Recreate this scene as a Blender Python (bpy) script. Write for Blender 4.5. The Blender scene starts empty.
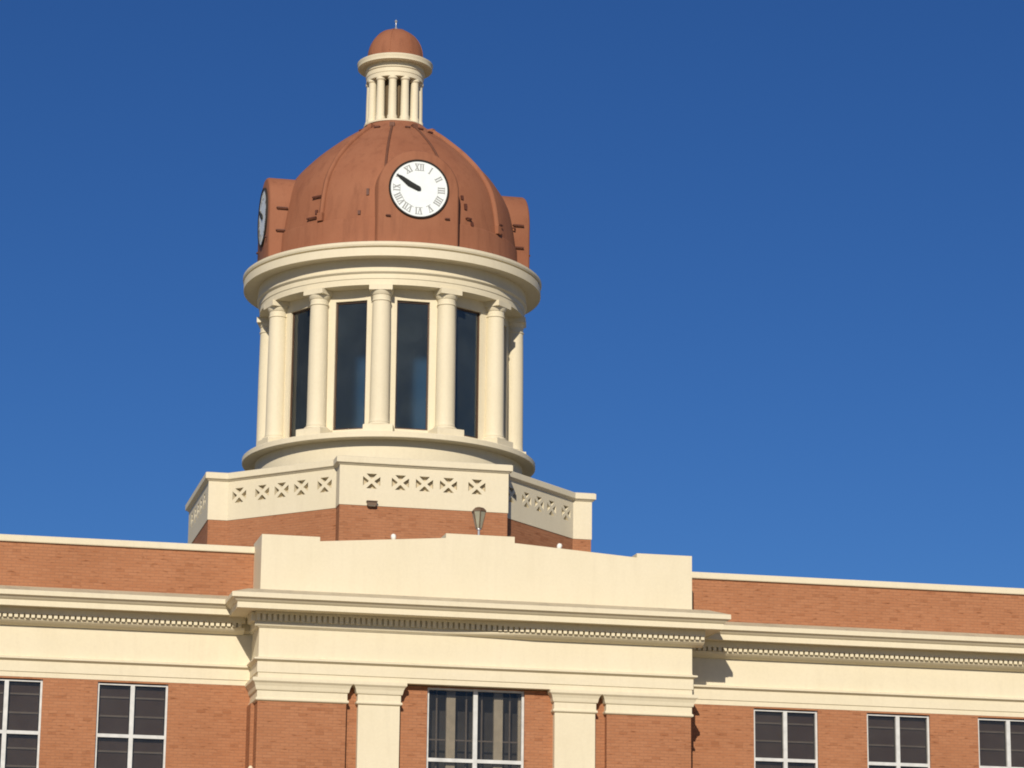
import bpy, bmesh, math, random
from math import sin, cos, pi, radians as R
from mathutils import Vector, Matrix
from mathutils.geometry import tessellate_polygon
random.seed(7)
S = bpy.context.scene
COL = S.collection

# ------------------------------------------------------------------ materials
def new_mat(name):
    m = bpy.data.materials.new(name); m.use_nodes = True
    nt = m.node_tree; nt.nodes.clear()
    out = nt.nodes.new('ShaderNodeOutputMaterial')
    b = nt.nodes.new('ShaderNodeBsdfPrincipled')
    nt.links.new(b.outputs[0], out.inputs[0])
    return m, nt, b

def nd(nt, kind, **kw):
    n = nt.nodes.new(kind)
    for k, v in kw.items():
        if k in n.inputs.keys() if isinstance(k, str) else False:
            n.inputs[k].default_value = v
        else:
            setattr(n, k, v)
    return n

def noise(nt, vec, scale, detail=4, rough=.55):
    n = nt.nodes.new('ShaderNodeTexNoise')
    n.inputs['Scale'].default_value = scale; n.inputs['Detail'].default_value = detail
    n.inputs['Roughness'].default_value = rough
    nt.links.new(vec, n.inputs['Vector'])
    return n.outputs['Fac']

def ramp(nt, fac, stops):
    r = nt.nodes.new('ShaderNodeValToRGB')
    el = r.color_ramp.elements
    while len(el) > 1: el.remove(el[-1])
    el[0].position = stops[0][0]; el[0].color = (*stops[0][1], 1)
    for p, c in stops[1:]:
        e = el.new(p); e.color = (*c, 1)
    nt.links.new(fac, r.inputs[0])
    return r.outputs[0]

def mix(nt, a, b, fac, mode='MIX'):
    m = nt.nodes.new('ShaderNodeMix'); m.data_type = 'RGBA'; m.blend_type = mode
    for s, v in ((m.inputs[0], fac), (m.inputs[6], a), (m.inputs[7], b)):
        if hasattr(v, 'is_linked') or hasattr(v, 'links'): nt.links.new(v, s)
        else: s.default_value = v if isinstance(v, float) else (*v, 1)
    return m.outputs[2]

def wpos(nt, scale=(1, 1, 1)):
    g = nt.nodes.new('ShaderNodeNewGeometry')
    mp = nt.nodes.new('ShaderNodeMapping'); mp.inputs['Scale'].default_value = scale
    nt.links.new(g.outputs['Position'], mp.inputs['Vector'])
    return mp.outputs[0]

def bump(nt, b, h, strength, dist=.01):
    n = nt.nodes.new('ShaderNodeBump'); n.inputs['Strength'].default_value = strength
    n.inputs['Distance'].default_value = dist
    nt.links.new(h, n.inputs['Height']); nt.links.new(n.outputs[0], b.inputs['Normal'])

def paint_mat(name, base, dirt, light, rough=.6, dirt_amt=.5, bumpy=.25):
    m, nt, b = new_mat(name)
    big = noise(nt, wpos(nt), .7, 5, .6)
    streak = noise(nt, wpos(nt, (2.6, 2.6, .35)), 1.6, 5, .65)
    fine = noise(nt, wpos(nt), 14, 3, .6)
    c = ramp(nt, big, [(.3, base), (.72, light)])
    f = ramp(nt, streak, [(.5, (0, 0, 0)), (.78, (dirt_amt,) * 3)])
    c = mix(nt, c, dirt, f)
    c2 = ramp(nt, fine, [(.25, (.95, .945, .94)), (.7, (1, 1, 1))])
    c = mix(nt, c, c2, 1.0, 'MULTIPLY')
    nt.links.new(c, b.inputs['Base Color'])
    b.inputs['Roughness'].default_value = rough
    b.inputs['Specular IOR Level'].default_value = .3
    bump(nt, b, noise(nt, wpos(nt), 9, 6, .7), bumpy, .012)
    return m

def brick_mat(name, c1, c2, mortar):
    m, nt, b = new_mat(name)
    g = nt.nodes.new('ShaderNodeNewGeometry')
    cr = nt.nodes.new('ShaderNodeVectorMath'); cr.operation = 'CROSS_PRODUCT'
    cr.inputs[0].default_value = (0, 0, 1)
    nt.links.new(g.outputs['True Normal'], cr.inputs[1])
    nm = nt.nodes.new('ShaderNodeVectorMath'); nm.operation = 'NORMALIZE'
    nt.links.new(cr.outputs[0], nm.inputs[0])
    dt = nt.nodes.new('ShaderNodeVectorMath'); dt.operation = 'DOT_PRODUCT'
    nt.links.new(g.outputs['Position'], dt.inputs[0]); nt.links.new(nm.outputs[0], dt.inputs[1])
    sp = nt.nodes.new('ShaderNodeSeparateXYZ'); nt.links.new(g.outputs['Position'], sp.inputs[0])
    cb = nt.nodes.new('ShaderNodeCombineXYZ')
    nt.links.new(dt.outputs['Value'], cb.inputs[0]); nt.links.new(sp.outputs[2], cb.inputs[1])
    uv = cb.outputs[0]
    bt = nt.nodes.new('ShaderNodeTexBrick')
    nt.links.new(uv, bt.inputs['Vector'])
    bt.inputs['Scale'].default_value = 1.0
    bt.inputs['Brick Width'].default_value = .215; bt.inputs['Row Height'].default_value = .075
    bt.inputs['Mortar Size'].default_value = .010; bt.inputs['Mortar Smooth'].default_value = .3
    bt.inputs['Bias'].default_value = -.1
    bt.inputs['Color1'].default_value = (*c1, 1); bt.inputs['Color2'].default_value = (*c2, 1)
    bt.inputs['Mortar'].default_value = (*mortar, 1)
    # horizontal weathering along the courses
    mp = nt.nodes.new('ShaderNodeMapping'); mp.inputs['Scale'].default_value = (2.2, 12, 1)
    nt.links.new(uv, mp.inputs['Vector'])
    st = noise(nt, mp.outputs[0], 1.4, 6, .7)
    cs = ramp(nt, st, [(.30, (.62, .56, .52)), (.40, (.96, .96, .96)), (.6, (1, 1, 1)), (.8, (1.0, 1.0, 1.0))])
    big = ramp(nt, noise(nt, uv, .55, 4, .6), [(.3, (.88, .86, .84)), (.7, (1.0, 1.0, 1.0))])
    # single burnt bricks
    vb = nt.nodes.new('ShaderNodeMapping'); vb.inputs['Scale'].default_value = (1 / .215, 1 / .075, 1)
    nt.links.new(uv, vb.inputs['Vector'])
    fl = nt.nodes.new('ShaderNodeVectorMath'); fl.operation = 'FLOOR'; nt.links.new(vb.outputs[0], fl.inputs[0])
    wn = nt.nodes.new('ShaderNodeTexWhiteNoise'); wn.noise_dimensions = '2D'; nt.links.new(fl.outputs[0], wn.inputs['Vector'])
    burnt = ramp(nt, wn.outputs['Value'], [(0, (.78, .72, .68)), (.05, (.86, .82, .79)), (.06, (1, 1, 1)), (.9, (1, 1, 1)), (1, (1.0, 1.0, 1.0))])
    md = nt.nodes.new('ShaderNodeMapping'); md.inputs['Scale'].default_value = (3.4, 22, 1)
    nt.links.new(uv, md.inputs['Vector'])
    dash = ramp(nt, noise(nt, md.outputs[0], 1.0, 2, .5), [(.28, (.56, .48, .42)), (.37, (.97, .96, .95)), (.62, (1, 1, 1)), (.75, (1.0, 1.0, 1.0))])
    c = mix(nt, bt.outputs['Color'], cs, .7, 'MULTIPLY')
    c = mix(nt, c, dash, 1.0, 'MULTIPLY')
    c = mix(nt, c, big, 1.0, 'MULTIPLY')
    c = mix(nt, c, burnt, .75, 'MULTIPLY')
    nt.links.new(c, b.inputs['Base Color'])
    b.inputs['Roughness'].default_value = .85
    b.inputs['Specular IOR Level'].default_value = .2
    inv = nt.nodes.new('ShaderNodeMath'); inv.operation = 'SUBTRACT'; inv.inputs[0].default_value = 1
    nt.links.new(bt.outputs['Fac'], inv.inputs[1])
    bump(nt, b, inv.outputs[0], .5, .008)
    return m

def plain(name, col, rough=.5, metal=0.0, var=.12):
    m, nt, b = new_mat(name)
    f = noise(nt, wpos(nt), 5, 4)
    c = ramp(nt, f, [(.3, tuple(x * (1 - var) for x in col)), (.7, tuple(min(1, x * (1 + var)) for x in col))])
    nt.links.new(c, b.inputs['Base Color'])
    b.inputs['Roughness'].default_value = rough; b.inputs['Metallic'].default_value = metal
    return m

def glass(name, tint, refl=.9, haze=.05, blur=0, film=(.42, .42, .40)):
    m = bpy.data.materials.new(name); m.use_nodes = True
    nt = m.node_tree; nt.nodes.clear()
    out = nt.nodes.new('ShaderNodeOutputMaterial')
    tr = nt.nodes.new('ShaderNodeBsdfRefraction' if blur else 'ShaderNodeBsdfTransparent')
    if blur: tr.inputs['IOR'].default_value = 1.10; tr.inputs['Roughness'].default_value = blur
    tr.inputs[0].default_value = (*tint, 1)
    gl = nt.nodes.new('ShaderNodeBsdfGlossy'); gl.inputs['Roughness'].default_value = .03
    gl.inputs[0].default_value = (refl, refl, refl, 1)
    fr = nt.nodes.new('ShaderNodeFresnel'); fr.inputs[0].default_value = 1.5
    bm = nt.nodes.new('ShaderNodeBump'); bm.inputs['Strength'].default_value = .05; bm.inputs['Distance'].default_value = .02
    nt.links.new(noise(nt, wpos(nt), 1.3, 2), bm.inputs['Height'])
    nt.links.new(bm.outputs[0], gl.inputs['Normal'])
    mx = nt.nodes.new('ShaderNodeMixShader')
    df = nt.nodes.new('ShaderNodeBsdfDiffuse'); df.inputs[0].default_value = (*film, 1)  # grey film puts haze and reflection into the pane colour
    dm = nt.nodes.new('ShaderNodeMixShader')
    dn = ramp(nt, noise(nt, wpos(nt), 1.1, 4), [(.35, (haze * .7,) * 3), (.7, (haze * 1.3,) * 3)])
    nt.links.new(dn, dm.inputs[0]); nt.links.new(tr.outputs[0], dm.inputs[1]); nt.links.new(df.outputs[0], dm.inputs[2])
    nt.links.new(fr.outputs[0], mx.inputs[0]); nt.links.new(dm.outputs[0], mx.inputs[1]); nt.links.new(gl.outputs[0], mx.inputs[2])
    nt.links.new(mx.outputs[0], out.inputs[0])
    return m

CREAM = paint_mat('cream_paint', (.68, .615, .455), (.52, .455, .33), (.71, .645, .49), .65, .22)
CREAM_TRIM = CREAM
WEATHERED_SHADE = paint_mat('weathered_shade_cream', (.44, .38, .27), (.30, .26, .19), (.58, .50, .35), .8, .7)
BRICK = brick_mat('red_brick', (.42, .192, .099), (.39, .168, .083), (.345, .163, .09))
TERRA = paint_mat('terracotta_paint', (.262, .100, .052), (.165, .060, .032), (.305, .126, .068), .8, .6, .35)
TERRA_DK = plain('dark_terracotta', (.10, .032, .018), .6)
FRAMEW = plain('white_metal', (.58, .59, .585), .4)
BRONZE = plain('bronze_wood', (.075, .038, .02), .5)
PALEWOOD = plain('pale_wood', (.50, .47, .38), .6)
MUNTIN = plain('grey_muntin', (.17, .15, .13), .5)
BLIND = plain('dark_blind', (.062, .043, .037), .8)
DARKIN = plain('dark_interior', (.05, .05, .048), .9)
LANTDARK = plain('column_gap_shade', (.12, .085, .045), .8)
TERRA_SEAM = plain('seam_terracotta', (.13, .05, .027), .7)
GLASS_T = glass('tower_glass', (.80, .80, .72), .9, .065, .35, (.32, .39, .39))
GLASS_W = glass('window_glass', (.84, .82, .80), .5, .025)
DIAL = plain('dial_white', (.74, .80, .82), .45, 0, .03)
BLACK = plain('black_iron', (.018, .012, .009), .85)
NUMERAL = plain('numeral_grey', (.30, .31, .31), .6)
HANDBLK = plain('hand_black', (.012, .013, .012), .8)
WHITE = plain('white_enamel', (.82, .80, .74), .4)
LAMPGL = plain('frosted_lamp_glass', (.30, .29, .22), .35)
LAMPBR = plain('brown_metal', (.13, .08, .045), .5)
ROOF = plain('gravel_roof', (.28, .25, .2), .95)
STEEL = plain('pale_steel', (.55, .55, .55), .35, .6)

# ------------------------------------------------------------------ mesh builder
class MB:
    def __init__(s): s.v = []; s.f = []; s.mi = []; s.M = Matrix(); s.cm = 0
    def vs(s, pts):
        i0 = len(s.v)
        for p in pts: s.v.append(tuple(s.M @ Vector(p)))
        return list(range(i0, i0 + len(pts)))
    def face(s, idx): s.f.append(tuple(idx)); s.mi.append(s.cm)
    def poly(s, pts): s.face(s.vs(pts))
    def box(s, x0, x1, y0, y1, z0, z1):
        i = s.vs([(x0, y0, z0), (x1, y0, z0), (x1, y1, z0), (x0, y1, z0), (x0, y0, z1), (x1, y0, z1), (x1, y1, z1), (x0, y1, z1)])
        for q in ((0, 3, 2, 1), (4, 5, 6, 7), (0, 1, 5, 4), (1, 2, 6, 5), (2, 3, 7, 6), (3, 0, 4, 7)): s.face([i[k] for k in q])
    def prism(s, xy, z0, z1, top=True, bottom=True):
        a = s.vs([(x, y, z0) for x, y in xy]); b = s.vs([(x, y, z1) for x, y in xy]); n = len(xy)
        for k in range(n): s.face((a[k], a[(k + 1) % n], b[(k + 1) % n], b[k]))
        if top: s.face(b)
        if bottom: s.face(a[::-1])
    def prism_xz(s, xz, y0, y1):
        a = s.vs([(x, y0, z) for x, z in xz]); b = s.vs([(x, y1, z) for x, z in xz]); n = len(xz)
        for k in range(n): s.face((a[k], a[(k + 1) % n], b[(k + 1) % n], b[k]))
        s.face(b); s.face(a[::-1])
    def lathe(s, prof, seg=96, closed=False, cx=0, cy=0):
        rings = []
        for r, z in prof:
            if r < 1e-6: rings.append(s.vs([(cx, cy, z)]))
            else: rings.append(s.vs([(cx + r * sin(2 * pi * k / seg), cy - r * cos(2 * pi * k / seg), z) for k in range(seg)]))
        pr = list(zip(rings, rings[1:]))
        if closed: pr.append((rings[-1], rings[0]))
        for a, b in pr:
            for k in range(seg):
                k2 = (k + 1) % seg
                if len(a) == 1 and len(b) == 1: continue
                if len(a) == 1: s.face((a[0], b[k2], b[k]))
                elif len(b) == 1: s.face((a[k], a[k2], b[0]))
                else: s.face((a[k], a[k2], b[k2], b[k]))
    def sweep(s, path, prof, closed=False, mats=None):
        n = len(path); nor = []
        for k in range(n if closed else n - 1):
            p, q = Vector(path[k]), Vector(path[(k + 1) % n]); t = (q - p).normalized(); nor.append(Vector((t.y, -t.x)))
        rings = []
        for k in range(n):
            if closed: n1, n2 = nor[k - 1], nor[k]
            else: n1, n2 = nor[max(0, k - 1)], nor[min(k, n - 2)]
            m = (n1 + n2) / (1 + n1.dot(n2))
            rings.append(s.vs([(path[k][0] + m.x * o, path[k][1] + m.y * o, z) for o, z in prof]))
        np_ = len(prof)
        for k in range(n if closed else n - 1):
            a, b = rings[k], rings[(k + 1) % n]
            for j in range(np_):
                j2 = (j + 1) % np_
                s.cm = mats[j] if mats else 0
                s.face((a[j], b[j], b[j2], a[j2]))
        s.cm = 0
        if not closed: s.face(rings[0]); s.face(rings[-1][::-1])
    def tube(s, pts, r, seg=8):
        rings = []
        for k, p in enumerate(pts):
            p = Vector(p); a = Vector(pts[max(0, k - 1)]); b = Vector(pts[min(len(pts) - 1, k + 1)])
            t = (b - a).normalized(); u = t.orthogonal().normalized(); w = t.cross(u)
            rings.append(s.vs([tuple(p + u * r * cos(2 * pi * j / seg) + w * r * sin(2 * pi * j / seg)) for j in range(seg)]))
        for a, b in zip(rings, rings[1:]):
            for j in range(seg): s.face((a[j], a[(j + 1) % seg], b[(j + 1) % seg], b[j]))
        s.face(rings[0]); s.face(rings[-1])
    def grid_wall(s, x0, x1, z0, z1, y0, y1, holes):
        """wall slab in xz from y0 (front) to y1 with rectangular openings (xa,xb,za,zb)"""
        xs = sorted({x0, x1, *[h[0] for h in holes], *[h[1] for h in holes]}); zs = sorted({z0, z1, *[h[2] for h in holes], *[h[3] for h in holes]})
        solid = {}
        for i in range(len(xs) - 1):
            for j in range(len(zs) - 1):
                cx, cz = (xs[i] + xs[i + 1]) / 2, (zs[j] + zs[j + 1]) / 2
                solid[i, j] = not any(h[0] < cx < h[1] and h[2] < cz < h[3] for h in holes)
        for (i, j), ok in solid.items():
            if not ok: continue
            a, b, c, d = xs[i], xs[i + 1], zs[j], zs[j + 1]
            s.poly([(a, y0, c), (b, y0, c), (b, y0, d), (a, y0, d)]); s.poly([(b, y1, c), (a, y1, c), (a, y1, d), (b, y1, d)])
            if not solid.get((i - 1, j)): s.poly([(a, y1, c), (a, y0, c), (a, y0, d), (a, y1, d)])
            if not solid.get((i + 1, j)): s.poly([(b, y0, c), (b, y1, c), (b, y1, d), (b, y0, d)])
            if not solid.get((i, j - 1)): s.poly([(a, y1, c), (b, y1, c), (b, y0, c), (a, y0, c)])
            if not solid.get((i, j + 1)): s.poly([(a, y0, d), (b, y0, d), (b, y1, d), (a, y1, d)])
    def build(s, name, mats, parent=None, loc=(0, 0, 0), rot=0, smooth=None):
        me = bpy.data.meshes.new(name); me.from_pydata(s.v, [], s.f)
        if not isinstance(mats, (list, tuple)): mats = [mats]
        for m in mats: me.materials.append(m)
        me.polygons.foreach_set('material_index', s.mi)
        bm = bmesh.new(); bm.from_mesh(me)
        bmesh.ops.remove_doubles(bm, verts=bm.verts, dist=1e-5)
        bmesh.ops.recalc_face_normals(bm, faces=bm.faces)
        bm.to_mesh(me); bm.free()
        if smooth:
            me.polygons.foreach_set('use_smooth', [True] * len(me.polygons)); me.set_sharp_from_angle(angle=R(smooth))
        o = bpy.data.objects.new(name, me); COL.objects.link(o)
        o.location = loc; o.rotation_euler = (0, 0, rot)
        if parent: o.parent = parent
        return o

def empty(name, label, cat, loc=(0, 0, 0), rot=0, group=None):
    o = bpy.data.objects.new(name, None); COL.objects.link(o); o.location = loc; o.rotation_euler = (0, 0, rot)
    o.empty_display_size = .2
    o['label'] = label; o['category'] = cat
    if group: o['group'] = group
    return o

def copy_part(o, parent, loc, rot):
    c = o.copy(); COL.objects.link(c); c.parent = parent; c.location = loc; c.rotation_euler = (0, 0, rot)
    for k in [x for x in o.children]:
        q = k.copy(); COL.objects.link(q); q.parent = c
    return c

# ------------------------------------------------------------------ ground
g = MB(); g.poly([(-3000, -3000, 0), (3000, -3000, 0), (3000, 3000, 0), (-3000, 3000, 0)])
GR = plain('bounce_ground', (.34, .29, .18), .95, 0, .35)  # out of view, pale warm colour chosen for light bounced onto soffits
go = g.build('ground', GR); go['kind'] = 'structure'

# ------------------------------------------------------------------ courthouse
CH = empty('courthouse', 'red brick courthouse with cream cornice and a round columned clock tower under a terracotta dome', 'building')
W = 1.334       # the wings stand this far behind the central bay
HW = 5.56       # half width of the central bay
XL, XR = -20.0, 20.0
TD = 13.23      # tower axis

# --- wing walls
wins = {-1: [-8.482, -11.577, -14.672, -17.767], 1: [8.482, 11.577, 14.672, 17.767]}
WT, WB, WHW = 11.553, 8.9, .873
for sgn in (-1, 1):
    m = MB(); xa, xb = (XL, -5.45) if sgn < 0 else (5.45, XR)
    m.grid_wall(xa, xb, 0, 11.6, W, W + .4, [(c - WHW, c + WHW, WB, WT) for c in wins[sgn]])
    m.build('wing_wall', BRICK, CH)
    m = MB(); xa, xb = (XL, -5.50) if sgn < 0 else (5.50, XR)
    pz = .03 if sgn < 0 else -.04
    m.box(xa, xb, W + .002, W + .35, 13.6, 14.93 + pz); pw = m.build('wing_parapet', BRICK, CH)
    m = MB()
    m.sweep([(xa, W), (xb, W)], [(a_, b_ + pz) for a_, b_ in [(-.42, 14.93), (.05, 14.93), (.06, 14.95), (.06, 15.07), (.03, 15.10), (-.42, 15.12)]])
    m.build('coping', CREAM, pw)

def entablature(path, dz, name, cz=None):
    cz = dz if cz is None else cz
    m = MB()
    m.sweep(path, [(z_[0], z_[1] + dz) for z_ in [(-.3, 11.64), (0, 11.64), (0, 11.765), (.025, 11.775), (.025, 12.04), (.05, 12.05), (.115, 12.085), (.115, 12.125), (.02, 12.15),
                                                  (.0, 12.17), (.0, 12.93), (-.3, 12.93)]])
    m.build(name, CREAM, CH)
    m = MB()
    prof = [(-.3, 12.885), (.03, 12.885), (.035, 12.92), (.07, 12.95), (.07, 13.265), (.60, 13.265), (.61, 13.255), (.645, 13.255), (.645, 13.40), (.665, 13.405), (.69, 13.425),
            (.75, 13.485), (.79, 13.495), (.80, 13.50), (.80, 13.61), (.79, 13.62), (.35, 13.78), (-.05, 13.83), (-.3, 13.83)]
    mats = [0] * len(prof); mats[14] = 0; mats[15] = 1; mats[16] = 1
    m.sweep(path, [(a, b + cz) for a, b in prof], mats=mats)
    return m.build('cornice', [CREAM, WEATHERED_SHADE], CH)

def taper_run(m, x0, x1, dz, P_, w):
    """the central run: shallow bare teeth on the left half that grow into the full moulding to the right"""
    A = [(.02, 12.896), (.042, 12.90), (.055, 12.906), (.068, 12.918), (.08, 12.932), (.088, 12.956), (.088, 12.99), (.062, 13.00), (.062, 13.20), (.15, 13.205), (.15, 13.262), (.02, 13.262)]
    B = [(.02, 12.855), (.05, 12.86), (.10, 12.875), (.17, 12.91), (.235, 12.955), (.265, 12.995), (.265, 13.005), (.205, 13.01), (.205, 13.105), (.33, 13.11), (.33, 13.262), (.02, 13.262)]
    f = lambda x: min(1, max(0, (x + 1.0) / 2.4)) ** 1.3
    mixp = lambda x: [(a[0] + (b[0] - a[0]) * f(x), a[1] + (b[1] - a[1]) * f(x) + dz) for a, b in zip(A, B)]
    xs = [x0] + [-1.0 + 2.4 * k / 16 for k in range(17)] + [x1]
    rings = [m.vs([(x, -o, z) for o, z in mixp(x)]) for x in xs]
    for a, b in zip(rings, rings[1:]):
        for j in range(12): m.face((a[j], b[j], b[(j + 1) % 12], a[(j + 1) % 12]))
    m.face(rings[0]); m.face(rings[-1][::-1])
    n = int((x1 - x0) / P_); off = (x1 - x0 - (n - 1) * P_) / 2
    for k in range(n):
        x = x0 + off + k * P_; g = f(x); d = .149 + (.329 - .149) * g
        m.prism([(x - w / 2, -d), (x + w / 2, -d), (x + w / 2, -.04), (x - w / 2, -.04)], 13.04 - .028 * g + dz + random.uniform(-.004, .004), 13.215 - .1 * g + dz)

def dentils(runs, dz, cor):
    """runs: (start, end, deep). A deep run has a flush band above its teeth and a cove below, a shallow one is bare teeth."""
    m = MB(); P_ = .1385; w = .088
    for (ax, ay), (bx, by), deep in runs:
        t = Vector((bx - ax, by - ay)); L = t.length; t.normalize(); n = Vector((t.y, -t.x))
        cnt = int(L / P_); off = (L - (cnt - 1) * P_) / 2
        dep = .33 if deep else .16
        if deep == 2: taper_run(m, ax, bx, dz, P_, w); continue
        if deep:
            m.sweep([(ax, ay), (bx, by)], [(a_, b_ + dz) for a_, b_ in [(.02, 12.855), (.05, 12.86), (.10, 12.875), (.17, 12.91), (.235, 12.955), (.265, 12.995), (.265, 13.005), (.205, 13.01), (.205, 13.105),
                     (.33, 13.11), (.33, 13.262), (.02, 13.262)]])
        for k in range(cnt):
            s0 = off + k * P_ - w / 2
            p = Vector((ax, ay)) + t * s0; q = p + t * w; h = random.uniform(-.004, .004); g = random.uniform(-.003, .003)
            pts = [p + n * .05, q + n * .05, q + n * (dep - .001 + g), p + n * (dep - .001 + g)]
            m.prism([tuple(v) for v in pts][::-1], (13.012 if deep else 13.03) + dz + h, (13.12 if deep else 13.25) + dz)
    return m.build('dentil_course', CREAM, cor)

pav_path = [(-HW, W + .2), (-HW, 0), (HW, 0), (HW, W + .2)]
c = entablature(pav_path, 0, 'frieze')
dentils([((-HW - .06, W - .66), (-HW - .06, -.15), 0), ((-HW - .12, 0), (HW + .26, 0), 2), ((HW + .06, -.1), (HW + .06, W - .66), 0)], 0, c)
c = entablature([(XL, W), (-HW + .01, W)], -.045, 'frieze', .012); dentils([((XL + .1, W), (-HW - .22, W), 1)], .012, c)
c = entablature([(HW - .01, W), (XR, W)], -.045, 'frieze', -.05); dentils([((HW + .22, W), (XR - .1, W), 1)], -.05, c)

# --- central bay wall, piers and pilasters
YP = .06; YR = .25
m = MB()
CW = 1.25
m.grid_wall(-HW + .1, HW - .1, 0, 11.62, YR, YR + .4, [(-CW, CW, 8.6, 11.61)])
m.build('central_wall', BRICK, CH)
cap_prof = [(-.12, 11.07), (.0, 11.07), (.02, 11.075), (.05, 11.095), (.055, 11.12), (.05, 11.145), (.02, 11.165), (.02, 11.33), (.05, 11.34), (.06, 11.37),
            (.075, 11.44), (.105, 11.51), (.14, 11.545), (.15, 11.56), (.15, 11.638), (-.12, 11.638)]
for s_ in (-1, 1):
    # brick pier with its return face
    m = MB()
    inner, outer = 3.33 * s_, HW * s_
    pts = [(inner, YR + .01), (inner, YP), (outer - .02 * s_, YP), (outer - .02 * s_, W + .1), (inner, W + .1)]
    m.prism(pts, 0, 11.63)
    xa, xb = sorted((outer - .03 * s_, outer + .07 * s_)); m.box(xa, xb, .62, W + .1, 0, 11.072)
    pier = m.build('brick_pier', BRICK, CH)
    m = MB()
    path = [(-3.33, YR), (-3.33, YP), (-HW + .02, YP), (-HW + .02, W + .05)] if s_ < 0 else [(HW - .02, W + .05), (HW - .02, YP), (3.33, YP), (3.33, YR)]
    path = [path[3], path[2], path[1], path[0]]
    m.sweep(path, cap_prof)
    m.build('capital', CREAM, pier)
    # cream pilaster
    m = MB(); a, b = 2.505 * s_ - .525, 2.505 * s_ + .525
    m.prism([(a, YP), (b, YP), (b, YR + .01), (a, YR + .01)], 0, 11.63)
    pil = m.build('pilaster', CREAM, CH)
    m = MB(); m.sweep([(a, YR), (a, YP), (b, YP), (b, YR)], cap_prof); m.build('capital', CREAM, pil)

# --- parapet of the central bay
m = MB()
zp = [(-5.565, 13.7), (5.565, 13.7), (5.565, 15.225), (4.10, 15.225), (4.10, 15.115), (.89, 15.325), (.89, 15.485), (-.89, 15.485), (-.89, 15.365), (-4.10, 15.115), (-4.10, 15.225), (-5.565, 15.225)]
m.prism_xz(zp, 0.0, 1.45)
m.build('central_parapet', CREAM, CH)

# --- flat roof and the rest of the shell
m = MB(); m.box(XL + .01, XR - .01, W + .345, 2 * TD - W, 13.3, 13.55); m.build('roof', ROOF, CH)
m = MB()
m.box(XL, XL + .35, W + .405, 2 * TD - W, 0, 13.3); m.build('side_wall', BRICK, CH)
m = MB(); m.box(XR - .35, XR, W + .405, 2 * TD - W, 0, 13.3); m.build('side_wall', BRICK, CH)
m = MB(); m.box(XL + .36, XR - .36, 2 * TD - W - .4, 2 * TD - W - .002, 0, 13.3); m.build('rear_wall', BRICK, CH)

# --- windows
def wing_window():
    w = WHW; T = WT; B = WB
    f = MB(); y0, y1 = W + .06, W + .16
    f.box(-w, -w + .05, y0, y1, B, T); f.box(w - .05, w, y0, y1, B, T)
    f.box(-w + .05, w - .05, y0 + .003, y1, T - .06, T - .025); f.box(-w + .05, w - .05, y0 + .003, y1, B, B + .06)
    f.box(-.052, .052, y0 - .004, y1, B + .06, T - .06)
    for a, b in ((-w + .05, -.052), (.052, w - .05)): f.box(a, b, y0 + .006, y1, 10.195, 10.28)
    root = f.build('window', FRAMEW, CH)
    p = MB(); p.box(-w + .05, w - .05, W + .12, W + .126, B, T - .05); p.build('pane', GLASS_W, root)
    for a0, a1 in ((-w + .065, -.065), (.065, w - .065)):
        b = MB(); b.box(a0, a1, W + .22, W + .24, B, T - .02); b.build('blind', BLIND, root)
    for a0, a1 in ((-w + .065, -.07), (.07, w - .065)):
        for z in (11.20, 10.735, 9.86, 9.42):
            n = MB(); n.box(a0, a1, W + .185, W + .219, z - .022, z + .022); n.build('glazing_bar', MUNTIN, root)
    bk = MB(); bk.box(-w - .02, w + .02, W + .3, W + .32, B - .05, T + .04); bk.build('dark_room_sheet', DARKIN, root)  # dark sheet standing for the unlit room behind the blinds
    return root
w0 = wing_window(); w0.location = (wins[-1][0], 0, 0)
for x in (*wins[-1][1:], *wins[1]): copy_part(w0, CH, (x, 0, 0), 0)

f = MB(); y0, y1 = YR + .08, YR + .17; T, B = 11.605, 8.6
f.box(-CW, -CW + .06, y0, y1, B, T); f.box(CW - .06, CW, y0, y1, B, T); f.box(-.055, .055, y0 - .004, y1, B, T)
for a, b in ((-CW + .06, -.055), (.055, CW - .06)): f.box(a, b, y0 + .005, y1, 9.76, 9.85); f.box(a, b, y0 + .003, y1, T - .05, T)
cwn = f.build('window', FRAMEW, CH); cwn['label'] = 'large central window between the cream pilasters with an older pale sash inside'
p = MB(); p.box(-CW + .04, CW - .04, y0 + .05, y0 + .056, B, T - .03); p.build('pane', GLASS_W, cwn)
yi = YR + .22
for xa, xb in ((-.715, -.485), (.505, .735), (1.13, 1.20), (-1.22, -1.17)):
    f = MB(); f.box(xa, xb, yi, yi + .1, B, T - .02); f.build('inner_mullion', PALEWOOD, cwn)
for x in (-.96, -.2, .2, .92):
    f = MB(); f.box(x - .018, x + .018, yi + .03, yi + .07, B, T - .02); f.build('glazing_bar', MUNTIN, cwn)
f = MB(); f.box(-1.17, 1.13, yi + .033, yi + .067, 10.31, 10.345); f.build('glazing_bar', MUNTIN, cwn)
f = MB(); f.box(-1.24, 1.24, yi + .5, yi + .52, B - .1, T + .1); f.build('dark_room_sheet', DARKIN, cwn)  # darkness of the unlit room painted as a sheet

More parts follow.
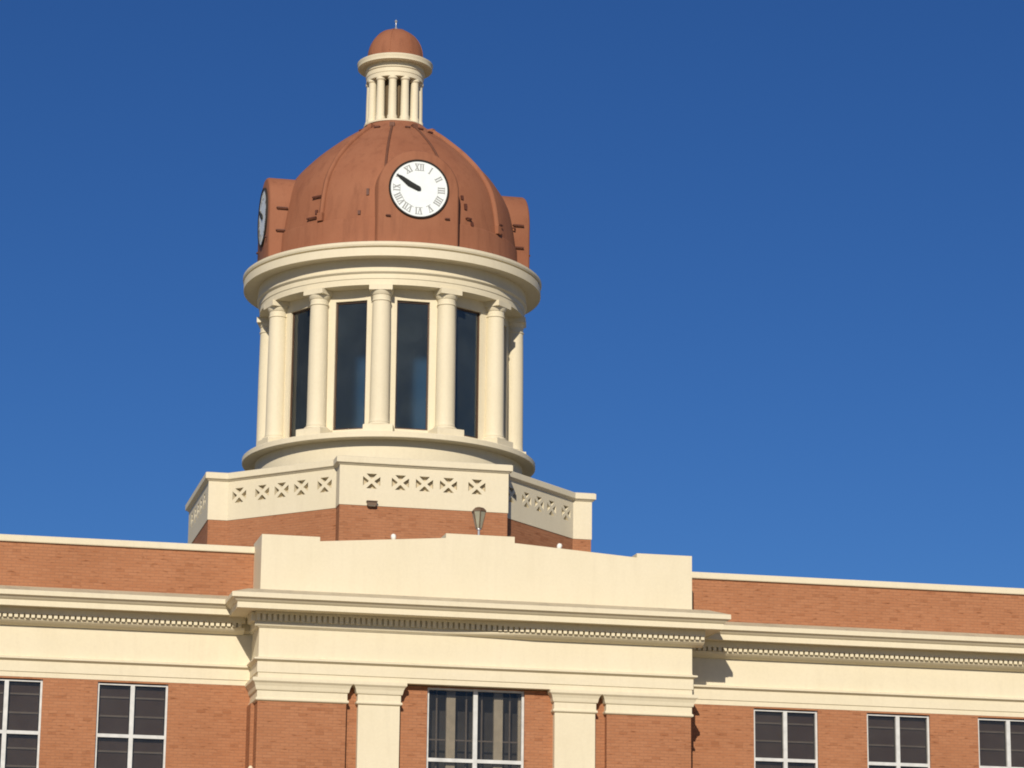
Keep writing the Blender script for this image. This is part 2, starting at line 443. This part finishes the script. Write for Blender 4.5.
# ------------------------------------------------------------------ tower base (stepped octagon)
OA, OD, OL = 2.39, 2.70, .557
F_ = OA + OD + OL
q = [(-OA, -F_), (OA, -F_), (OA, -F_ + OL), (OA + OD, -OA)]
octp = []
for k in range(4):
    c_, s_ = cos(k * pi / 2), sin(k * pi / 2)
    for x, y in [(-OA, -F_), (OA, -F_), (OA, -OA - OD), (OA + OD, -OA)]: octp.append((x * c_ - y * s_, x * s_ + y * c_ + TD))
m = MB(); m.prism(octp, 13.5, 17.615); m.build('tower_base', BRICK, CH)

def tri_holes(cx, cz, rx=.245, rz=.21):
    """the four pierced triangles round one X"""
    top = [(-rx * .62, rz), (rx * .62, rz), (.014, .07), (-.014, .07)]
    side = [(rx, -rz * .62), (rx, rz * .62), (.085, .012), (.085, -.012)]
    return [[(cx + a, cz + b) for a, b in q_] for q_ in (top, [(-a, -b) for a, b in top], side, [(-a, -b) for a, b in side])]
ZB, ZT = 17.615, 18.80
par = MB()
n = len(octp); PROUD = .018
# cream parapet faces with pierced star panels
nor = []
for k in range(n):
    t = (Vector(octp[(k + 1) % n]) - Vector(octp[k])).normalized(); nor.append(Vector((t.y, -t.x)))
outp = []
for k in range(n):
    m_ = (nor[k - 1] + nor[k]) / (1 + nor[k - 1].dot(nor[k])); outp.append(Vector(octp[k]) + m_ * PROUD)
for k in range(n):
    a, b = outp[k], outp[(k + 1) % n]; L = (b - a).length; t = (b - a) / L; nn = nor[k]
    P3 = lambda u, z, dpt=0: (a.x + t.x * u - nn.x * dpt, a.y + t.y * u - nn.y * dpt, z)
    holes = []
    if L > 2:
        for dx in (-1.5, -.685, 0, .685, 1.5): holes += tri_holes(L / 2 + dx, 18.315)
    loops = [[(0, ZB), (L, ZB), (L, ZT), (0, ZT)]] + holes
    flat = [p for l in loops for p in l]
    idx = par.vs([P3(u, z) for u, z in flat])
    for tr in tessellate_polygon([[Vector((u, z, 0)) for u, z in l] for l in loops]): par.face([idx[i] for i in tr])
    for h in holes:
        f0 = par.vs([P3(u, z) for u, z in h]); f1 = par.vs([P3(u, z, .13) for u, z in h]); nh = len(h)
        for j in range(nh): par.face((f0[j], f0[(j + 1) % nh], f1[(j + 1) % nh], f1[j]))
        par.cm = 1; par.face(f1); par.cm = 0  # darker cream on the hole backs paints in the shadow of the piercing
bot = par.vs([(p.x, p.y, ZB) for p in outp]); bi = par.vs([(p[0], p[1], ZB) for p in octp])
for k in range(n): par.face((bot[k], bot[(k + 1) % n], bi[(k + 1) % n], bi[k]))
PAR = par.build('tower_parapet', [CREAM, WEATHERED_SHADE], CH)
m = MB(); m.sweep(octp, [(-.4, 18.74), (.02, 18.74), (.05, 18.755), (.075, 18.785), (.115, 18.80), (.12, 18.81), (.12, 18.965), (.08, 18.99), (-.4, 19.02)], closed=True)
m.build('coping', CREAM, PAR)
m = MB(); m.prism([(x * .94, (y - TD) * .94 + TD) for x, y in octp], 18.3, 18.6); m.build('deck', plain('dark_deck', (.07, .065, .06), .95), PAR)  # unseen deck, coloured dark to cut the bounce under the ledge

# ------------------------------------------------------------------ drum
m = MB(); m.lathe([(3.2, 18.5), (4.0, 18.5), (4.0, 19.908), (4.36, 19.908), (4.385, 19.925), (4.385, 20.06), (4.35, 20.09), (4.28, 20.105), (3.2, 20.13)], 144, closed=True, cy=TD)
m.build('drum_ledge', CREAM, CH, smooth=18)
AP = 3.5; HWF = AP * math.tan(pi / 12)
WW, Z0, Z1 = .487, 20.35, 24.19
m = MB()
for k in range(12):
    m.M = Matrix.Translation((0, TD, 0)) @ Matrix.Rotation(k * pi / 6, 4, 'Z')
    m.grid_wall(-HWF, HWF, 20.13, 24.52, -AP, -AP + .22, [(-WW, WW, Z0, Z1)])
m.build('drum_wall', CREAM, CH)
m = MB()
for k in range(12):
    m.M = Matrix.Translation((0, TD, 0)) @ Matrix.Rotation(k * pi / 6, 4, 'Z')
    h2 = (AP - .23) * math.tan(pi / 12)
    m.grid_wall(-h2, h2, 20.14, 24.5, -AP + .23, -AP + .25, [(-WW, WW, Z0, Z1)])
m.M = Matrix()
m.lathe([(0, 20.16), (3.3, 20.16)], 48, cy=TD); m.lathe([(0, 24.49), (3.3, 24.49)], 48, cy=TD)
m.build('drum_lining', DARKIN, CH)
# windows
f = MB(); y0, y1 = -AP + .07, -AP + .14; t_ = .04
f.box(-WW, -WW + t_, y0, y1, Z0, Z1); f.box(WW - t_, WW, y0, y1, Z0, Z1); f.box(-WW + t_, WW - t_, y0, y1, Z0, Z0 + .05); f.box(-WW + t_, WW - t_, y0, y1, Z1 - .05, Z1)
dw = f.build('drum_window', BRONZE, CH, (0, TD, 0))
p = MB(); p.box(-WW + .02, WW - .02, y0 + .035, y0 + .041, Z0 + .02, Z1 - .02); p.build('pane', GLASS_T, dw)
for k in range(1, 12): copy_part(dw, CH, (0, TD, 0), k * pi / 6)
# columns
RC = 3.724
sh = MB()
sh.lathe([(.0, 20.46), (.30, 20.46), (.288, 20.50), (.284, 20.6), (.281, 21.8), (.276, 22.8), (.268, 23.6), (.262, 24.02), (.262, 24.2), (0, 24.2)], 36)
colm = sh.build('drum_column', CREAM, CH, (0, 0, 0), 0, smooth=35)
b = MB(); b.box(-.43, .43, -.40, .40, 20.105, 20.345); b.lathe([(.0, 20.345), (.34, 20.345), (.365, 20.37), (.36, 20.40), (.33, 20.425), (.30, 20.435), (.285, 20.47), (0, 20.47)], 36)
b.build('base', CREAM, colm, smooth=35)
b = MB(); b.lathe([(0, 24.06), (.268, 24.06), (.284, 24.07), (.288, 24.085), (.284, 24.10), (.266, 24.11), (.266, 24.24), (.285, 24.25), (.305, 24.29), (.325, 24.33), (.33, 24.36), (0, 24.36)], 36)
b.box(-.34, .34, -.34, .34, 24.362, 24.525)
b.build('capital', CREAM, colm, smooth=35)
def col_at(az): return (RC * sin(az), TD - RC * cos(az), 0)
for k in range(12):
    az = R(-165 + 30 * k)
    if k == 0: colm.location = col_at(az); colm.rotation_euler = (0, 0, az)
    else: copy_part(colm, CH, col_at(az), az)
# entablature and cornice
m = MB()
m.lathe([(3.40, 24.52), (4.0, 24.52), (4.0, 24.70), (4.02, 24.705), (4.02, 24.845), (4.05, 24.865), (4.085, 24.90), (4.085, 24.95), (4.06, 24.96), (4.06, 25.285), (3.4, 25.285)], 144, closed=True, cy=TD)
ent = m.build('drum_frieze', CREAM, CH, smooth=18)
m = MB()
m.lathe([(3.3, 25.28), (4.13, 25.272), (4.44, 25.262), (4.45, 25.255), (4.50, 25.258), (4.50, 25.50), (4.44, 25.505), (4.44, 25.54), (4.51, 25.55), (4.53, 25.60), (4.53, 25.66), (4.49, 25.69), (4.0, 25.82), (3.3, 25.84)], 144, closed=True, cy=TD)
m.build('drum_cornice', CREAM, CH, smooth=18)

# ------------------------------------------------------------------ dome
prof = [(3.86, 25.78), (3.81, 26.05), (3.79, 26.60), (3.78, 26.63), (3.75, 26.66), (3.72, 26.9), (3.66, 27.3), (3.60, 27.6), (3.52, 27.9), (3.39, 28.2), (3.21, 28.5), (3.0, 28.8), (2.73, 29.1), (2.43, 29.4), (2.08, 29.7), (1.71, 30.0), (1.36, 30.25)]
def smooth_prof(p, n=4):
    out = []
    for i in range(len(p) - 1):
        p0, p1, p2, p3 = p[max(0, i - 1)], p[i], p[i + 1], p[min(len(p) - 1, i + 2)]
        for j in range(n):
            t = j / n
            out.append(tuple(.5 * (2 * p1[d] + (-p0[d] + p2[d]) * t + (2 * p0[d] - 5 * p1[d] + 4 * p2[d] - p3[d]) * t * t + (-p0[d] + 3 * p1[d] - 3 * p2[d] + p3[d]) * t ** 3) for d in (0, 1)))
    return out + [p[-1]]
shell = smooth_prof(prof[4:])
m = MB(); m.lathe([(3.3, 25.7)] + prof[:4] + shell + [(1.22, 30.32), (1.14, 30.42), (1.0, 30.52), (.94, 30.57), (.90, 30.61), (0, 30.62)], 96, cy=TD)
DOME = m.build('dome', TERRA, CH, smooth=30)
def dome_r(z):
    for (r0, z0), (r1, z1) in zip(shell, shell[1:]):
        if z0 <= z <= z1: return r0 + (r1 - r0) * (z - z0) / (z1 - z0)
    return 3.82 if z < 26.66 else 1.2
# four rounded ribs on the diagonals, two thin dark seams either side of the front clock
for a_ in (-135, -45, 45, 135, -15, 15):
    big = abs(a_) > 20; az = R(a_); m = MB(); rings = []
    for i, (r, z) in enumerate(shell):
        a = Vector(shell[max(0, i - 1)]); b_ = Vector(shell[min(len(shell) - 1, i + 1)]); t = (b_ - a).normalized(); nn = Vector((t.y, -t.x))
        if nn.x < 0 and nn.y < 0: nn = -nn
        hw, h = (.075, .10) if big else (.04, .05)
        sec = [(-hw, -.03), (-hw, h * .3), (-hw * .7, h * .75), (0, h), (hw * .7, h * .75), (hw, h * .3), (hw, -.03)]
        rings.append(m.vs([(s0, -(r + nn.x * q_), z + nn.y * q_) for s0, q_ in sec]))
    for a, b_ in zip(rings, rings[1:]):
        for j in range(6): m.face((a[j], a[j + 1], b_[j + 1], b_[j]))
    m.face(rings[0]); m.face(rings[-1])
    if big: m.box(-.09, .09, -3.85, -3.70, 26.66, 26.90)
    m.box(-.075, .075, -1.42, -1.22, 30.22, 30.36)
    m.build('rib', TERRA if big else TERRA_SEAM, DOME, (0, TD, 0), az, smooth=50)
# lifting hooks and brackets on the dome skin, painted dark to include their shadows
def hook(az, z, length, vert=False, extra=0):
    m = MB(); r = dome_r(z) + extra
    if vert: m.box(-.04, .04, -r - .05, -r + .05, z - length / 2, z + length / 2)
    else: m.tube([(-length / 2, -r + .06, z), (-length / 2, -r - .07, z), (length / 2, -r - .07, z), (length / 2, -r + .06, z)], .03, 6)
    m.build('bracket', TERRA_DK, DOME, (0, TD, 0), R(az))
for a in [(-48.5, 27.47, .32), (-50, 26.80, .34), (-22.6, 27.45, .2, True), (-26, 26.80, .12, True), (23.0, 27.5, .12, True), (24.5, 27.22, .18, True), (25.5, 26.85, .16), (27.5, 26.7, .12, True),
          (-48, 26.98, .12, True), (48, 27.0, .12), (70, 27.3, .15), (-33, 30.2, .16), (-52, 30.15, .14), (4, 30.2, .12), (20, 30.2, .16), (31, 30.12, .14), (50, 30.2, .16), (70, 30.15, .14)]: hook(*a)

# ------------------------------------------------------------------ clock housings and clocks
RK = 4.0; CZ = 27.45; HR = 1.21
def outline(r, zb, nseg=28):
    pts = [(-r, zb), (r, zb)]
    for k in range(nseg + 1):
        a = pi * k / nseg; pts.append((r * cos(a), CZ + r * sin(a)))
    return pts
def housing():
    m = MB(); ys = [(-RK, .07), (-RK + .02, .03), (-RK + .07, 0), (-1.9, 0)]
    rings = []
    for y, ins in ys: rings.append(m.vs([(x, y, z) for x, z in outline(HR - ins, 25.76)]))
    n_ = len(rings[0])
    for a, b_ in zip(rings, rings[1:]):
        for j in range(n_): m.face((a[j], a[(j + 1) % n_], b_[(j + 1) % n_], b_[j]))
    m.face(rings[0])
    o = m.build('clock_housing', TERRA, CH, (0, TD, 0), 0, smooth=35)
    for x, z in ((-.90, 26.58), (.86, 26.60)):
        b = MB(); b.tube([(x - .07, -RK + .02, z), (x - .06, -RK - .05, z), (x + .06, -RK - .05, z), (x + .07, -RK + .02, z)], .025, 6); b.build('bracket', TERRA_DK, o)
    return o
def side_brackets(o):
    for s_ in (-1, 1):
        for z in (26.72, 27.42):
            b = MB(); b.tube([(s_ * (HR - .03), -3.78, z), (s_ * (HR + .07), -3.78, z), (s_ * (HR + .07), -3.46, z), (s_ * (HR - .03), -3.46, z)], .026, 6); b.build('bracket', TERRA_DK, o)
h0 = housing()
for az in (-90, 90): side_brackets(copy_part(h0, CH, (0, TD, 0), R(az)))

def numeral(h, txt):
    m = MB(); adv = {'I': .07, 'V': .15, 'X': .15}; H = .20
    def bar(x0, z0, x1, z1, w, y):
        d = Vector((x1 - x0, z1 - z0)).normalized(); n_ = Vector((-d.y, d.x)) * w / 2
        m.prism_xz([(x0 + n_.x, z0 + n_.y), (x0 - n_.x, z0 - n_.y), (x1 - n_.x, z1 - n_.y), (x1 + n_.x, z1 + n_.y)], y, y + .008)
    wt = sum(adv[c_] for c_ in txt); x = -wt / 2; y0 = -RK - .036
    m.M = Matrix.Translation((0, 0, CZ)) @ Matrix.Rotation(2 * pi * h / 12, 4, 'Y') @ Matrix.Translation((0, 0, .665))
    for j, c_ in enumerate(txt):
        w = adv[c_]; cx = x + w / 2; y = y0 - .0004 - j * .0005
        if c_ == 'I': bar(cx, -H / 2, cx, H / 2, .034, y)
        elif c_ == 'V': bar(cx - .05, H / 2, cx, -H / 2, .036, y); bar(cx + .05, H / 2, cx, -H / 2, .02, y - .0002)
        else: bar(cx - .05, H / 2, cx + .05, -H / 2, .036, y); bar(cx + .05, H / 2, cx - .05, -H / 2, .02, y - .0002)
        x += w
    for z in (-H / 2, H / 2): bar(-wt / 2, z, wt / 2, z, .014, y0)      # the serifs join the strokes
    return m
def ydisk(m, r, y, seg=64):
    m.poly([(r * sin(2 * pi * k / seg), y, CZ + r * cos(2 * pi * k / seg)) for k in range(seg)])
def yring(m, prof_, seg=72):
    rings = [m.vs([(r * sin(2 * pi * k / seg), y, CZ + r * cos(2 * pi * k / seg)) for k in range(seg)]) for r, y in prof_]
    for a, b_ in zip(rings, rings[1:]):
        for k in range(seg): m.face((a[k], a[(k + 1) % seg], b_[(k + 1) % seg], b_[k]))
def hand(length, tail, w0, w1, w2, y, ang):
    m = MB(); m.M = Matrix.Translation((0, 0, CZ)) @ Matrix.Rotation(ang, 4, 'Y')
    m.prism_xz([(-w0, 0), (-w1, length * .55), (-w2, length * .8), (0, length), (w2, length * .8), (w1, length * .55), (w0, 0), (w0 * .4, -tail), (-w0 * .4, -tail)], y, y + .012)
    return m
m = MB(); yring(m, [(.842, -RK + .01), (.842, -RK - .045), (.855, -RK - .06), (.89, -RK - .06), (.90, -RK - .04), (.90, -RK + .01)])
ck = m.build('clock', BLACK, CH, (0, TD, 0), 0, smooth=40)
m = MB(); ydisk(m, .845, -RK - .03); m.build('dial', DIAL, ck)
for h_, t_ in enumerate(['XII', 'I', 'II', 'III', 'IIII', 'V', 'VI', 'VII', 'VIII', 'IX', 'X', 'XI']): numeral(h_, t_).build('numeral', NUMERAL, ck)
hand(.60, .05, .075, .085, .04, -RK - .055, R(295)).build('hour_hand', HANDBLK, ck)
hand(.80, .05, .045, .055, .05, -RK - .07, R(300)).build('minute_hand', HANDBLK, ck)
m = MB(); yring(m, [(.0001, -RK - .085), (.05, -RK - .083), (.06, -RK - .04)], 20); m.build('hand_boss', HANDBLK, ck)
for az in (-90, 90): copy_part(ck, CH, (0, TD, 0), R(az))

# ------------------------------------------------------------------ lantern on the dome
LX = -.06
m = MB(); m.lathe([(0, 30.58), (.93, 30.58), (.93, 30.63), (.89, 30.65), (0, 30.65)], 48, cy=TD, cx=LX)
m.build('lantern_base', CREAM, CH, smooth=35)
m = MB(); m.lathe([(.50, 30.7), (.50, 32.05)], 24, cy=TD, cx=LX)
for k in range(24): m.M = Matrix.Translation((LX, TD, 0)) @ Matrix.Rotation(k * pi / 12, 4, 'Z'); m.box(-.06, .06, -.52, -.49, 30.7, 32.05)
m.build('lantern_core', LANTDARK, CH)  # dark brown core paints in the shadow between the columns
m = MB(); m.lathe([(0, 30.64), (.155, 30.64), (.155, 30.76), (.13, 30.82), (.127, 31.4), (.118, 31.86), (.118, 31.93), (.15, 31.97), (.15, 32.04), (0, 32.04)], 20)
lc = m.build('lantern_column', CREAM, CH, smooth=35)
for k in range(12):
    az = R(-165 + 30 * k); p_ = (LX + .745 * sin(az), TD - .745 * cos(az), 0)
    if k == 0: lc.location = p_; lc.rotation_euler = (0, 0, az)
    else: copy_part(lc, CH, p_, az)
m = MB(); m.lathe([(.5, 32.035), (.88, 32.035), (.88, 32.17), (.895, 32.175), (.895, 32.30), (.93, 32.33), (.93, 32.36), (.90, 32.37), (.90, 32.495), (1.12, 32.49), (1.15, 32.50), (1.15, 32.59), (1.17, 32.62), (1.17, 32.66), (1.12, 32.69), (.8, 32.76), (.5, 32.76)], 72, closed=True, cy=TD, cx=LX)
m.build('lantern_cornice', CREAM, CH, smooth=35)
cap = [(.86, 32.7), (.86, 32.86)] + [(.86 * cos(a), 32.88 + .94 * sin(a)) for a in [pi / 2 * k / 14 for k in range(14)]] + [(0, 33.82)]
m = MB(); m.lathe(cap, 64, cy=TD, cx=LX)
ld = m.build('lantern_dome', TERRA, CH, smooth=35)
for k in range(8):
    m = MB(); az = R(22.5 + 45 * k); rings = []
    for r, z in cap[1:-1]:
        rings.append(m.vs([(s0, -(r + h), z + h * .5) for s0, h in ((-.02, -.01), (-.02, .012), (.02, .012), (.02, -.01))]))
    for a, b_ in zip(rings, rings[1:]):
        for j in range(3): m.face((a[j], a[j + 1], b_[j + 1], b_[j]))
    m.build('rib', TERRA, ld, (LX, TD, 0), az)
m = MB(); m.lathe([(0, 33.77), (.07, 33.8), (.05, 33.88), (.02, 33.92), (.015, 34.06), (.035, 34.08), (.045, 34.11), (.035, 34.14), (.012, 34.15), (0, 34.19)], 16, cy=TD, cx=LX)
m.build('finial', STEEL, CH, smooth=35)

# ------------------------------------------------------------------ loose things on the roof and walls
# tapered lantern on a post behind the central parapet
LY = 1.5
L = empty('lantern_lamp', 'grey tapered lantern with brown cap on a post behind the middle of the cream parapet', 'lamp', (.275, LY, 13.55))
m = MB(); m.tube([(0, 0, 0), (0, 0, 2.40)], .03, 10); m.lathe([(0, 0), (.1, 0), (.1, .03), (.05, .06), (0, .06)], 12); m.build('post', STEEL, L)
m = MB()
zb, zt, rb, rt = 2.40, 2.83, .075, .18
m.lathe([(0, zb), (rb, zb), (rt, zt), (0, zt)], 6); m.build('lamp_glass', LAMPGL, L)
for k in range(6):
    a = 2 * pi * k / 6
    m = MB(); m.tube([(rb * sin(a), -rb * cos(a), zb - .01), (rt * sin(a), -rt * cos(a), zt + .01)], .016, 6); m.build('frame_bar', LAMPBR, L)
m = MB(); m.lathe([(0, zt), (.20, zt), (.195, zt + .03), (.13, zt + .10), (.05, zt + .125), (0, zt + .13)], 6); m.build('cap', LAMPBR, L)
m = MB(); m.lathe([(0, zb - .04), (.06, zb - .04), (.06, zb), (0, zb)], 12); m.build('collar', STEEL, L)

def spot(name, x, y, z, label, lean):
    o = empty(name, label, 'floodlight', (x, y, z), 0)
    m = MB(); m.lathe([(0, 0), (.04, 0), (.04, .012), (.02, .02), (.02, .05), (0, .05)], 14); m.build('mount', WHITE, o, smooth=35)
    m = MB(); m.M = Matrix.Translation((0, 0, .065)) @ Matrix.Rotation(R(lean), 4, 'Y') @ Matrix.Scale(1.15, 4)
    m.lathe([(0, -.025), (.035, -.02), (.05, .0), (.058, .04), (.055, .08), (.035, .105), (0, .115)], 16); m.build('lamp_head', WHITE, o, smooth=35)
    return o
spot('floodlight', -2.18, .3, 15.262, 'small white floodlight upright on the parapet left of the tapered lantern', -4)
spot('floodlight', 2.12, .3, 15.242, 'small white floodlight leaning sideways on the parapet below the shaded face of the tower base', 14)

# dark fixture under the cream band of the tower base
o = empty('wall_light', 'dark brown box light fixed to the brick just under the cream tower parapet', 'wall light', (-1.495, TD - F_, 17.60))
m = MB(); m.box(-.13, .13, -.14, -.02, 0, .11); m.box(-.15, .15, -.17, -.015, .11, .135); m.build('housing', LAMPBR, o)
m = MB(); m.box(-.10, .10, -.13, -.03, -.015, .0); m.build('lens', LAMPGL, o)
m = MB(); m.box(-.05, .05, -.02, 0, .0, .1); m.build('bracket', BLACK, o)

# cream fitting at the left re-entrant corner
o = empty('wall_fitting', 'small cream fitting on the brick corner at the left side of the central bay', 'lamp', (-5.60, .62, 9.27))
m = MB(); m.lathe([(0, -.16), (.05, -.15), (.075, -.05), (.075, .1), (.06, .2), (.03, .245), (0, .25)], 14, cy=-.11); m.build('fitting_body', CREAM, o, smooth=35)
m = MB(); m.box(-.03, .03, -.1, 0.0, -.02, .04); m.build('arm', STEEL, o)

# ------------------------------------------------------------------ camera
yaw, pitch, roll = R(12.68488554), R(13.63719979), R(0.61077535)
Fw = Vector((sin(yaw) * cos(pitch), cos(yaw) * cos(pitch), sin(pitch))); Rt = Vector((cos(yaw), -sin(yaw), 0)); Up = Rt.cross(Fw)
Rr = Rt * cos(roll) + Up * sin(roll); Ur = Up * cos(roll) - Rt * sin(roll)
cam = bpy.data.cameras.new('camera'); co = bpy.data.objects.new('camera', cam); COL.objects.link(co)
M = Matrix((Rr, Ur, -Fw)).transposed().to_4x4(); M.translation = (-15.4012, -71.8731, 1.6); co.matrix_world = M
cam.sensor_width = 36; cam.sensor_fit = 'HORIZONTAL'; cam.lens = 103.674; cam.clip_start = .5; cam.clip_end = 8000
S.camera = co

# ------------------------------------------------------------------ daylight
SUN_AZ, SUN_EL = R(18), R(27.3)     # azimuth: left of the facade normal
sd = Vector((-sin(SUN_AZ) * cos(SUN_EL), -cos(SUN_AZ) * cos(SUN_EL), sin(SUN_EL)))
sl = bpy.data.lights.new('sun', 'SUN'); sl.energy = 4.2; sl.angle = R(.5); sl.color = (1, .90, .74)
so = bpy.data.objects.new('sun', sl); COL.objects.link(so); so.rotation_euler = sd.to_track_quat('Z', 'Y').to_euler(); so.location = (-30, -60, 40)
wd = bpy.data.worlds.new('World'); S.world = wd; wd.use_nodes = True
nt = wd.node_tree; nt.nodes.clear()
ow = nt.nodes.new('ShaderNodeOutputWorld'); bg = nt.nodes.new('ShaderNodeBackground'); sk = nt.nodes.new('ShaderNodeTexSky')
sk.sky_type = 'NISHITA'; sk.sun_disc = False; sk.sun_elevation = SUN_EL
sk.sun_rotation = math.atan2(sd.x, sd.y)
sk.altitude = 300; sk.air_density = .95; sk.dust_density = 0; sk.ozone_density = 10
bg.inputs[1].default_value = .058
hs = nt.nodes.new('ShaderNodeHueSaturation'); hs.inputs['Saturation'].default_value = 1.07; hs.inputs['Hue'].default_value = .507
nt.links.new(sk.outputs[0], hs.inputs['Color']); nt.links.new(hs.outputs[0], bg.inputs[0]); nt.links.new(bg.outputs[0], ow.inputs[0])
vs = S.view_settings; vs.view_transform = 'Standard'; vs.look = 'None'; vs.gamma = 1; vs.use_curve_mapping = False; vs.exposure = .12
S.cycles.filter_width = 1.9
S.cycles.max_bounces = 8; S.cycles.transparent_max_bounces = 16
